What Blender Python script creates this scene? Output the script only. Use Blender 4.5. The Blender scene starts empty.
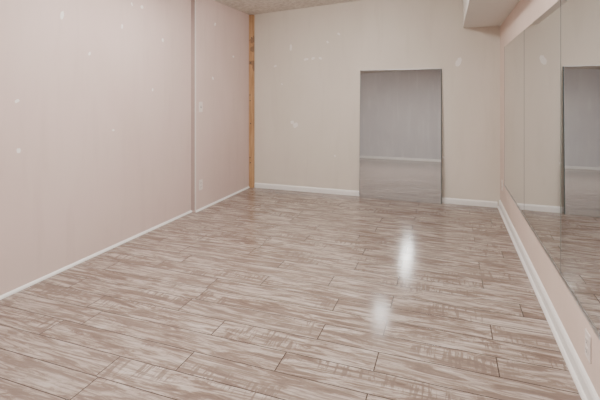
import bpy, bmesh, math, random
from mathutils import Vector, Matrix
random.seed(4)
XL, XLN, XR, YB, YF = -2.635, -2.69, 0.568, 5.29, -1.4
YJ = 3.94
def zc(x): return 2.43 + 0.055*(x+2.635)
col = bpy.context.scene.collection

# ---------------- helpers ----------------
def obj_from_bm(bm, name, mats, parent=None, smooth=False):
    bmesh.ops.recalc_face_normals(bm, faces=bm.faces)
    me = bpy.data.meshes.new(name); bm.to_mesh(me); bm.free()
    for m in (mats if isinstance(mats,(list,tuple)) else [mats]): me.materials.append(m)
    if smooth:
        for p in me.polygons: p.use_smooth = True
    o = bpy.data.objects.new(name, me); col.objects.link(o)
    if parent: o.parent = parent
    return o
def add_box(bm, x0,x1,y0,y1,z0,z1, ztop=None, mi=0):
    zt = (lambda x: z1) if ztop is None else ztop
    v=[bm.verts.new(c) for c in [(x0,y0,z0),(x1,y0,z0),(x1,y1,z0),(x0,y1,z0),
        (x0,y0,zt(x0)),(x1,y0,zt(x1)),(x1,y1,zt(x1)),(x0,y1,zt(x0))]]
    fs=[]
    for f in [(0,3,2,1),(4,5,6,7),(0,1,5,4),(1,2,6,5),(2,3,7,6),(3,0,4,7)]:
        fc=bm.faces.new([v[i] for i in f]); fc.material_index=mi; fs.append(fc)
    return fs
def bevel(o,w,seg=2):
    m=o.modifiers.new('bev','BEVEL'); m.width=w; m.segments=seg; m.limit_method='ANGLE'
def empty(name, loc=(0,0,0)):
    e=bpy.data.objects.new(name,None); col.objects.link(e); e.location=loc; return e
class NT:
    def __init__(s,name):
        s.m=bpy.data.materials.new(name); s.m.use_nodes=True
        s.t=s.m.node_tree; s.n=s.t.nodes; s.l=s.t.links
        s.b=s.n['Principled BSDF']; s.tc=s.n.new('ShaderNodeTexCoord')
    def new(s,t): return s.n.new(t)
    def link(s,a,b): s.l.new(a,b)
    def mapping(s,scale,loc=(0,0,0),src=None):
        m=s.new('ShaderNodeMapping'); m.inputs['Scale'].default_value=scale; m.inputs['Location'].default_value=loc
        s.link(src or s.tc.outputs['Object'],m.inputs['Vector']); return m.outputs[0]
    def noise(s,vec,scale,detail=3,rough=.5,dist=0):
        n=s.new('ShaderNodeTexNoise'); n.inputs['Scale'].default_value=scale
        n.inputs['Detail'].default_value=detail; n.inputs['Roughness'].default_value=rough
        n.inputs['Distortion'].default_value=dist; s.link(vec,n.inputs['Vector']); return n.outputs['Fac']
    def ramp(s,fac,stops):
        r=s.new('ShaderNodeValToRGB'); e=r.color_ramp.elements
        while len(e)<len(stops): e.new(.5)
        for i,(p,c) in enumerate(stops):
            e[i].position=p; e[i].color=(c if len(c)==4 else (*c,1))
        s.link(fac,r.inputs[0]); return r.outputs[0]
    def mix(s,fac,a,b,mode='MIX'):
        m=s.new('ShaderNodeMix'); m.data_type='RGBA'; m.blend_type=mode
        for v,i in ((fac,0),(a,6),(b,7)):
            if hasattr(v,'links'): s.link(v,m.inputs[i])
            else: m.inputs[i].default_value = v if i==0 else ((*v,1) if len(v)==3 else v)
        return m.outputs[2]
    def math(s,op,a,b=0.0):
        m=s.new('ShaderNodeMath'); m.operation=op
        for v,i in ((a,0),(b,1)):
            if hasattr(v,'links'): s.link(v,m.inputs[i])
            else: m.inputs[i].default_value=v
        return m.outputs[0]
    def bump(s,h,strength=.2,dist=.01):
        b=s.new('ShaderNodeBump'); b.inputs['Strength'].default_value=strength; b.inputs['Distance'].default_value=dist
        s.link(h,b.inputs['Height']); s.link(b.outputs[0],s.b.inputs['Normal'])

def wall_mat(name,c1,c2,stain):
    k=NT(name); o=k.tc.outputs['Object']
    a=k.noise(k.mapping((1,1,.55)),1.6,4,.55,.3)
    base=k.mix(k.ramp(a,[(.35,(0,0,0)),(.68,(1,1,1))]),c1,c2)
    s=k.noise(k.mapping((7,7,.9)),1.3,5,.6,.2)
    base=k.mix(k.ramp(s,[(.52,(0,0,0)),(.78,(.6,.6,.6))]),base,stain)
    k.link(base,k.b.inputs['Base Color']); k.b.inputs['Roughness'].default_value=.6
    k.b.inputs['Specular IOR Level'].default_value=.3
    k.bump(k.noise(o,140,2),.08,.003); return k.m
def plain(name,c,r=.5,metal=0):
    k=NT(name); n=k.noise(k.tc.outputs['Object'],30,2)
    k.link(k.mix(n,tuple(x*.95 for x in c),tuple(min(1,x*1.04) for x in c)),k.b.inputs['Base Color'])
    k.b.inputs['Roughness'].default_value=r; k.b.inputs['Metallic'].default_value=metal; return k.m

M_left=wall_mat('paint_pink',(.61,.468,.425),(.65,.51,.467),(.56,.425,.388))
M_back=wall_mat('paint_cream',(.65,.588,.512),(.685,.625,.55),(.60,.54,.47))
M_right=wall_mat('paint_rose',(.67,.54,.47),(.71,.58,.51),(.63,.505,.44))
M_front=wall_mat('paint_grey',(.58,.565,.58),(.64,.625,.63),(.72,.71,.71))
M_white=plain('trim_white',(.80,.785,.76),.4)
M_soff=wall_mat('soffit_paint',(.72,.69,.645),(.75,.72,.675),(.70,.67,.625))
M_plate=plain('plate_ivory',(.74,.66,.62),.35)
M_slot=plain('slot_dark',(.05,.045,.04),.5)
M_spack=plain('spackle',(.82,.78,.74),.8)
M_jog_shade=plain('jog_shade_taupe',(.42,.33,.30),.6)
M_metal=plain('channel_metal',(.55,.55,.55),.3,1)
M_edge=plain('glass_edge',(.10,.13,.13),.15)
k=NT('mirror_silver'); k.b.inputs['Metallic'].default_value=1; k.b.inputs['Roughness'].default_value=0.004
k.link(k.mix(k.noise(k.tc.outputs['Object'],1.2,2),(.78,.81,.82),(.81,.835,.84)),k.b.inputs['Base Color']); M_mir=k.m
# ceiling popcorn
k=NT('ceiling_texture'); o=k.tc.outputs['Object']
n=k.noise(o,22,5,.7); k.link(k.mix(k.ramp(n,[(.38,(0,0,0)),(.62,(1,1,1))]),(.54,.50,.45),(.76,.72,.66)),k.b.inputs['Base Color'])
k.b.inputs['Roughness'].default_value=.9; k.bump(n,.5,.02); M_ceil=k.m
# raw wood
k=NT('raw_wood'); g=k.noise(k.mapping((30,30,2.2)),1.5,4,.6,.6)
c=k.ramp(g,[(.3,(.35,.19,.09)),(.55,(.50,.30,.15)),(.8,(.59,.40,.22))])
kn=k.noise(k.mapping((4,4,5)),1.7,2); c=k.mix(k.ramp(kn,[(.62,(0,0,0)),(.68,(1,1,1))]),c,(.27,.16,.09))
k.link(c,k.b.inputs['Base Color']); k.b.inputs['Roughness'].default_value=.65; k.bump(g,.2,.003); M_wood=k.m
# floor planks
k=NT('floor_planks'); o=k.tc.outputs['Object']
br=k.new('ShaderNodeTexBrick'); br.offset=.37; br.offset_frequency=2; br.squash=1.35; br.squash_frequency=3
for a,v in (('Scale',1),('Mortar Size',.0027),('Mortar Smooth',.1),('Bias',0),('Brick Width',.88),('Row Height',.155)): br.inputs[a].default_value=v
br.inputs['Color1'].default_value=(0,0,0,1); br.inputs['Color2'].default_value=(1,1,1,1); br.inputs['Mortar'].default_value=(.5,.5,.5,1)
k.link(k.mapping((1,1,1),(.33,.06,0)),br.inputs['Vector'])
rnd=k.new('ShaderNodeSeparateColor'); k.link(br.outputs['Color'],rnd.inputs[0]); rv=rnd.outputs[0]
cmb=k.new('ShaderNodeCombineXYZ'); k.link(k.math('MULTIPLY',rv,37.),cmb.inputs[0]); k.link(k.math('MULTIPLY',rv,13.),cmb.inputs[1]); k.link(k.math('MULTIPLY',rv,21.),cmb.inputs[2])
ad=k.new('ShaderNodeVectorMath'); ad.operation='ADD'; k.link(o,ad.inputs[0]); k.link(cmb.outputs[0],ad.inputs[1]); pv=ad.outputs[0]
n1=k.noise(k.mapping((1.7,13,1),src=pv),1.5,8,.72,1.2)
n2=k.noise(k.mapping((3.2,46,1),src=pv),1.6,5,.7,.6)
n3=k.noise(k.mapping((48,6,1),src=pv),1.2,3,.6,.3)
n4=k.noise(k.mapping((1.7,4,1),src=pv),1.3,2,.5)
c=k.ramp(n1,[(.38,(.135,.093,.074)),(.465,(.215,.157,.128)),(.51,(.36,.297,.258)),(.62,(.485,.42,.378))])
c=k.mix(k.ramp(n2,[(.42,(.75,.75,.75)),(.53,(0,0,0))]),c,(.172,.124,.10))
saw=k.math('MULTIPLY',k.ramp(n3,[(.51,(0,0,0)),(.57,(1,1,1))]),k.ramp(n4,[(.55,(0,0,0)),(.62,(.8,.8,.8))]))
c=k.mix(saw,c,(.16,.115,.093))
c=k.mix(k.math('MULTIPLY',rv,.25),c,(.28,.222,.19))
c=k.mix(br.outputs['Fac'],c,(.055,.038,.031))
k.link(c,k.b.inputs['Base Color'])
rr=k.math('ADD',k.math('MULTIPLY',n1,.11),.075); k.link(rr,k.b.inputs['Roughness'])
k.b.inputs['Specular IOR Level'].default_value=.5
h=k.math('SUBTRACT',k.math('MULTIPLY',n2,.45),br.outputs['Fac']); k.bump(h,.12,.004)
M_floor=k.m
def emit(name,strength):
    k=NT(name); k.b.inputs['Base Color'].default_value=(.9,.88,.84,1)
    n=k.noise(k.tc.outputs['Object'],3,1); k.link(k.mix(n,(1,.96,.92),(1,.97,.93)),k.b.inputs['Emission Color'])
    k.b.inputs['Emission Strength'].default_value=strength; return k.m
M_strip=emit('strip_lens',125); M_lamp2=emit('lamp_glass',250); M_fill=emit('fill_emitter',26)

# ---------------- shell ----------------
T=.12
bm=bmesh.new(); add_box(bm,XLN-T,XR+T,YF-T,YB+T,-.1,0); obj_from_bm(bm,'floor',M_floor)
bm=bmesh.new(); add_box(bm,XLN-T,XR+T,YF-T,YB+T,0,0)
for i,v in enumerate(list(bm.verts)): v.co.z = zc(v.co.x)+(.12 if i>=4 else 0)
obj_from_bm(bm,'ceiling',M_ceil)
bm=bmesh.new(); add_box(bm,XLN-T,XLN,YF,YJ,0,0,ztop=zc); add_box(bm,XLN-T,XL,YJ,YB,0,0,ztop=zc); obj_from_bm(bm,'wall_left',M_left)
bm=bmesh.new(); add_box(bm,XR,XR+T,YF,YB,0,0,ztop=zc); obj_from_bm(bm,'wall_right',M_right)
bm=bmesh.new(); add_box(bm,XLN-T,XR+T,YB,YB+T,0,0,ztop=zc); obj_from_bm(bm,'wall_back',M_back)
bm=bmesh.new(); add_box(bm,XLN-T,XR+T,YF-T,YF,0,0,ztop=zc); obj_from_bm(bm,'wall_front',M_front)
bm=bmesh.new(); add_box(bm,.168,XR,YF,YB,2.095,0,ztop=zc); obj_from_bm(bm,'soffit',M_soff)
bm=bmesh.new(); add_box(bm,XL-.006,XL+.003,YJ-.004,YJ+.008,.02,2.42); o=obj_from_bm(bm,'corner_bead_highlight',M_soff); bevel(o,.002)  # pale bead colour paints the narrow highlight along the corner
bm=bmesh.new(); add_box(bm,XLN,XL-.008,YJ-.003,YJ,.02,2.42); obj_from_bm(bm,'jog_shade_strip',M_jog_shade)  # thin dark strip paints the shadow on the jog's end face

def profile_run(name,prof,p0,p1,inward,mat=M_white):
    bm=bmesh.new(); p0=Vector(p0);p1=Vector(p1);n=Vector(inward)
    a=[bm.verts.new(p0+n*d+Vector((0,0,z))) for d,z in prof]
    b=[bm.verts.new(p1+n*d+Vector((0,0,z))) for d,z in prof]
    N=len(prof)
    for i in range(N): bm.faces.new([a[i],a[(i+1)%N],b[(i+1)%N],b[i]])
    bm.faces.new(a); bm.faces.new(b[::-1])
    return obj_from_bm(bm,name,mat)
BB=[(0,0),(.016,0),(.016,.050),(.012,.058),(.006,.064),(0,.066)]
BR=[(0,0),(.030,0),(.028,.010),(.022,.018),(.016,.020),(.016,.072),(.011,.084),(.005,.090),(0,.092)]
QR=[(0,0),(.014,0),(.013,.008),(.010,.014),(.005,.018),(0,.020)]
profile_run('baseboard_back',BB,(XL+.075,YB,0),(XR-.03,YB,0),(0,-1,0))
profile_run('baseboard_right',BR,(XR,YF,0),(XR,YB,0),(-1,0,0))
profile_run('baseboard_left',QR,(XLN,YF,0),(XLN,YJ,0),(1,0,0))
profile_run('trim_left',QR,(XL,YJ,0),(XL,YB-.045,0),(1,0,0))
profile_run('baseboard_front',BB,(XLN+.02,YF,0),(XR-.03,YF,0),(0,1,0))

# raw timber post
bm=bmesh.new(); add_box(bm,XL,XL+.07,YB-.04,YB,0,2.425)
o=obj_from_bm(bm,'wooden_post',M_wood); bevel(o,.004)
bm=bmesh.new()
for z in [.35,.42,.9,1.22,1.3,1.75,2.1]:
    bmesh.ops.create_cone(bm,cap_ends=True,segments=10,radius1=.009,radius2=.008,depth=.004,
        matrix=Matrix.Translation((XL+.03+random.uniform(-.015,.015),YB-.0415,z))@Matrix.Rotation(math.pi/2,4,'X'))
obj_from_bm(bm,'nail_heads',M_slot,parent=o)

# ---------------- wall mirror panels ----------------
wm=empty('wall_mirror')
edges=[4.846,3.642,2.525,1.32,.12]
for i in range(4):
    bm=bmesh.new(); g=.006
    add_box(bm,XR-.008,XR,edges[i+1]+g,edges[i]-g,.352,1.808,mi=1)
    for f in bm.faces:
        if abs(f.calc_center_median().x-(XR-.008))<1e-4: f.material_index=0
    obj_from_bm(bm,f'mirror_panel_{i+1}',[M_mir,M_edge],parent=wm)
bm=bmesh.new()
add_box(bm,XR-.012,XR,edges[-1],edges[0],.344,.352); add_box(bm,XR-.012,XR-.0085,edges[-1],edges[0],.352,.358)
obj_from_bm(bm,'bottom_channel',M_metal,parent=wm)
bm=bmesh.new()
for e in edges[:-1]: add_box(bm,XR-.0085,XR,e-.006,e+.006,.352,1.808)
obj_from_bm(bm,'seams',M_edge,parent=wm)

# ---------------- leaning mirror ----------------
lm=empty('leaning_mirror',(-.57,5.218,0.0)); W,H,TH=.98,1.615,.008
tilt=math.asin(.062/H)
bm=bmesh.new(); add_box(bm,-W/2,W/2,0,TH,0,H,mi=1)
for f in bm.faces:
    if abs(f.calc_center_median().y)<1e-5: f.material_index=0
obj_from_bm(bm,'glass',[M_mir,M_edge],parent=lm)
bm=bmesh.new()
add_box(bm,W/2,W/2+.009,-.002,TH,0,H)
add_box(bm,-W/2-.002,-W/2,-.001,TH,0,H)
obj_from_bm(bm,'side_edging',M_edge,parent=lm)
bm=bmesh.new(); add_box(bm,-W/2,W/2,-.001,TH,H,H+.005)
obj_from_bm(bm,'top_edging',M_metal,parent=lm)
lm.rotation_euler=(-tilt,0,0); lm.location.z=.002

# ---------------- outlets / switch ----------------
def plate(name,loc,axis,kind):
    e=empty(name,loc); e.rotation_euler=(0,0,axis)
    bm=bmesh.new(); add_box(bm,0,.006,-.036,.036,-.058,.058); p=obj_from_bm(bm,'cover_plate',M_plate,parent=e); bevel(p,.003)
    if kind=='switch':
        bm=bmesh.new(); add_box(bm,.005,.008,-.006,.006,-.013,.013); obj_from_bm(bm,'slot',M_slot,parent=e)
        bm=bmesh.new(); add_box(bm,.006,.017,-.004,.004,.0,.010); obj_from_bm(bm,'toggle',M_plate,parent=e)
    else:
        for j,z in enumerate((-.02,.02)):
            bm=bmesh.new(); add_box(bm,.005,.009,-.016,.016,z-.014,z+.014); r=obj_from_bm(bm,f'receptacle_{j+1}',M_plate,parent=e); bevel(r,.003)
            bm=bmesh.new()
            for y in (-.0065,.0065): add_box(bm,.008,.0095,y-.0013,y+.0013,z-.002,z+.008)
            add_box(bm,.008,.0095,-.0025,.0025,z-.010,z-.005)
            obj_from_bm(bm,f'slots_{j+1}',M_slot,parent=e)
plate('wall_outlet',(XL,4.04,.285),0,'o')
plate('light_switch',(XL,4.04,1.165),0,'switch')
plate('wall_outlet',(XR,2.09,.225),math.pi,'o')
plate('wall_outlet',(XR,5.08,.30),math.pi,'o')

# ---------------- spackle patches ----------------
bm=bmesh.new()
def patch(plane,a,z,rx,rz):
    vs=[]; N=11
    ph=random.random()*6
    for i in range(N):
        t=2*math.pi*i/N; r=1+.28*math.sin(2*t+ph)+random.uniform(-.15,.15)
        da,dz=rx*r*math.cos(t),rz*r*math.sin(t)
        if plane=='B': vs.append(bm.verts.new((a+da,YB-.0012,z+dz)))
        elif plane=='L': vs.append(bm.verts.new((XLN+.0012,a+da,z+dz)))
        elif plane=='F': vs.append(bm.verts.new((XL+.0012,a+da,z+dz)))
    bm.faces.new(vs)
for a,z,rx,rz in [(-2.02,1.95,.022,.035),(-1.80,1.78,.028,.02),(-1.70,1.79,.02,.02),(-1.60,1.79,.02,.02),(-1.95,.89,.03,.045),(-2.0,.93,.02,.03),
    (.12,1.69,.038,.045),(-2.25,1.7,.018,.02),(-2.15,1.45,.014,.012),(-1.35,2.1,.02,.015),(-.05,.55,.012,.014),(-1.4,.5,.012,.012),(-1.5,2.0,.018,.014)]:
    patch('B',a,z,rx,rz)
for a,z,rx,rz in [(2.30,1.89,.018,.028),(2.55,1.63,.014,.012),(3.15,2.12,.016,.02),(3.02,2.12,.012,.015),(3.45,1.85,.012,.025),(1.96,1.26,.014,.014),(1.97,.93,.012,.022),(3.3,1.35,.012,.012),(2.9,1.9,.012,.02),(2.05,2.05,.015,.012),(2.8,1.0,.012,.01)]:
    patch('L',a,z,rx,rz)
for a,z in [(4.35,2.15),(4.3,1.5),(4.8,1.8)]:
    patch('F',a,z,.018,.018)
obj_from_bm(bm,'spackle_patches',M_spack)

# ---------------- ceiling lamps ----------------
def lamp(x,y,mat):
    e=empty('ceiling_lamp',(x,y,zc(x)))
    bm=bmesh.new(); bmesh.ops.create_cone(bm,cap_ends=True,segments=40,radius1=.125,radius2=.13,depth=.03,matrix=Matrix.Translation((0,0,-.014)))
    obj_from_bm(bm,'base_ring',M_white,parent=e)
    bm=bmesh.new(); R=.105; rings=[]
    for j in range(9):
        t=j/8*math.pi/2
        r=R*math.cos(t); z=-.03-.07*math.sin(t)
        if j==8: rings.append([bm.verts.new((0,0,z))])
        else: rings.append([bm.verts.new((r*math.cos(2*math.pi*i/32),r*math.sin(2*math.pi*i/32),z)) for i in range(32)])
    for j in range(8):
        A,B=rings[j],rings[j+1]
        for i in range(32):
            if len(B)==1: bm.faces.new([A[i],A[(i+1)%32],B[0]])
            else: bm.faces.new([A[i],A[(i+1)%32],B[(i+1)%32],B[i]])
    obj_from_bm(bm,'glass_bowl',mat,parent=e,smooth=True)
lamp(-1.05,3.68,M_lamp2)
# linear wraparound fixture
e=empty('ceiling_strip_light',(-.84,1.5,zc(-.84)-.007)); e.rotation_euler=(0,-math.atan(.055),0)
bm=bmesh.new(); add_box(bm,-.10,.10,-.64,.64,-.025,0.006)
for s in (-1,1): add_box(bm,-.09,.09,s*.63-.012,s*.63+.012,-.075,-.02)
obj_from_bm(bm,'housing',M_white,parent=e)
bm=bmesh.new(); A=[];B=[]
for i in range(13):
    t=math.pi*i/12; A.append(bm.verts.new((.08*math.cos(t),-.617,-.026-.045*math.sin(t)))); B.append(bm.verts.new((.08*math.cos(t),.617,-.026-.045*math.sin(t))))
for i in range(12): bm.faces.new([A[i],A[i+1],B[i+1],B[i]])
bm.faces.new(A); bm.faces.new(B[::-1]); bm.faces.new([A[0],B[0],B[-1],A[-1]])
obj_from_bm(bm,'lens',M_strip,parent=e)
def fill_panel(x,y):  # added fill light, out of view and clear of the mirrors; no known fixture
    e=empty('added_fill_panel',(x,y,zc(x))); e.rotation_euler=(0,-math.atan(.055),0)
    bm=bmesh.new(); 
    add_box(bm,-.17,-.15,-.62,.62,-.07,0); add_box(bm,.15,.17,-.62,.62,-.07,0)
    add_box(bm,-.15,.15,-.62,-.60,-.07,0); add_box(bm,-.15,.15,.60,.62,-.07,0)
    add_box(bm,-.15,.15,-.60,.60,-.03,0); obj_from_bm(bm,'housing',M_white,parent=e)
    bm=bmesh.new(); add_box(bm,-.149,.149,-.599,.599,-.066,-.06); obj_from_bm(bm,'fill_diffuser',M_fill,parent=e)
fill_panel(-1.92,2.7)

# ---------------- world & camera ----------------
TH0=math.radians(19.63)
w=bpy.data.worlds.new('World'); bpy.context.scene.world=w; w.use_nodes=True
w.node_tree.nodes['Background'].inputs[0].default_value=(.8,.85,.9,1); w.node_tree.nodes['Background'].inputs[1].default_value=.5
cam=bpy.data.cameras.new('camera'); co=bpy.data.objects.new('camera',cam); col.objects.link(co)
co.location=(0,0,1.3); co.rotation_euler=(math.pi/2,0,TH0)
cam.sensor_width=36; cam.lens=24.9; cam.shift_y=-.175; cam.clip_start=.02
bpy.context.scene.camera=co
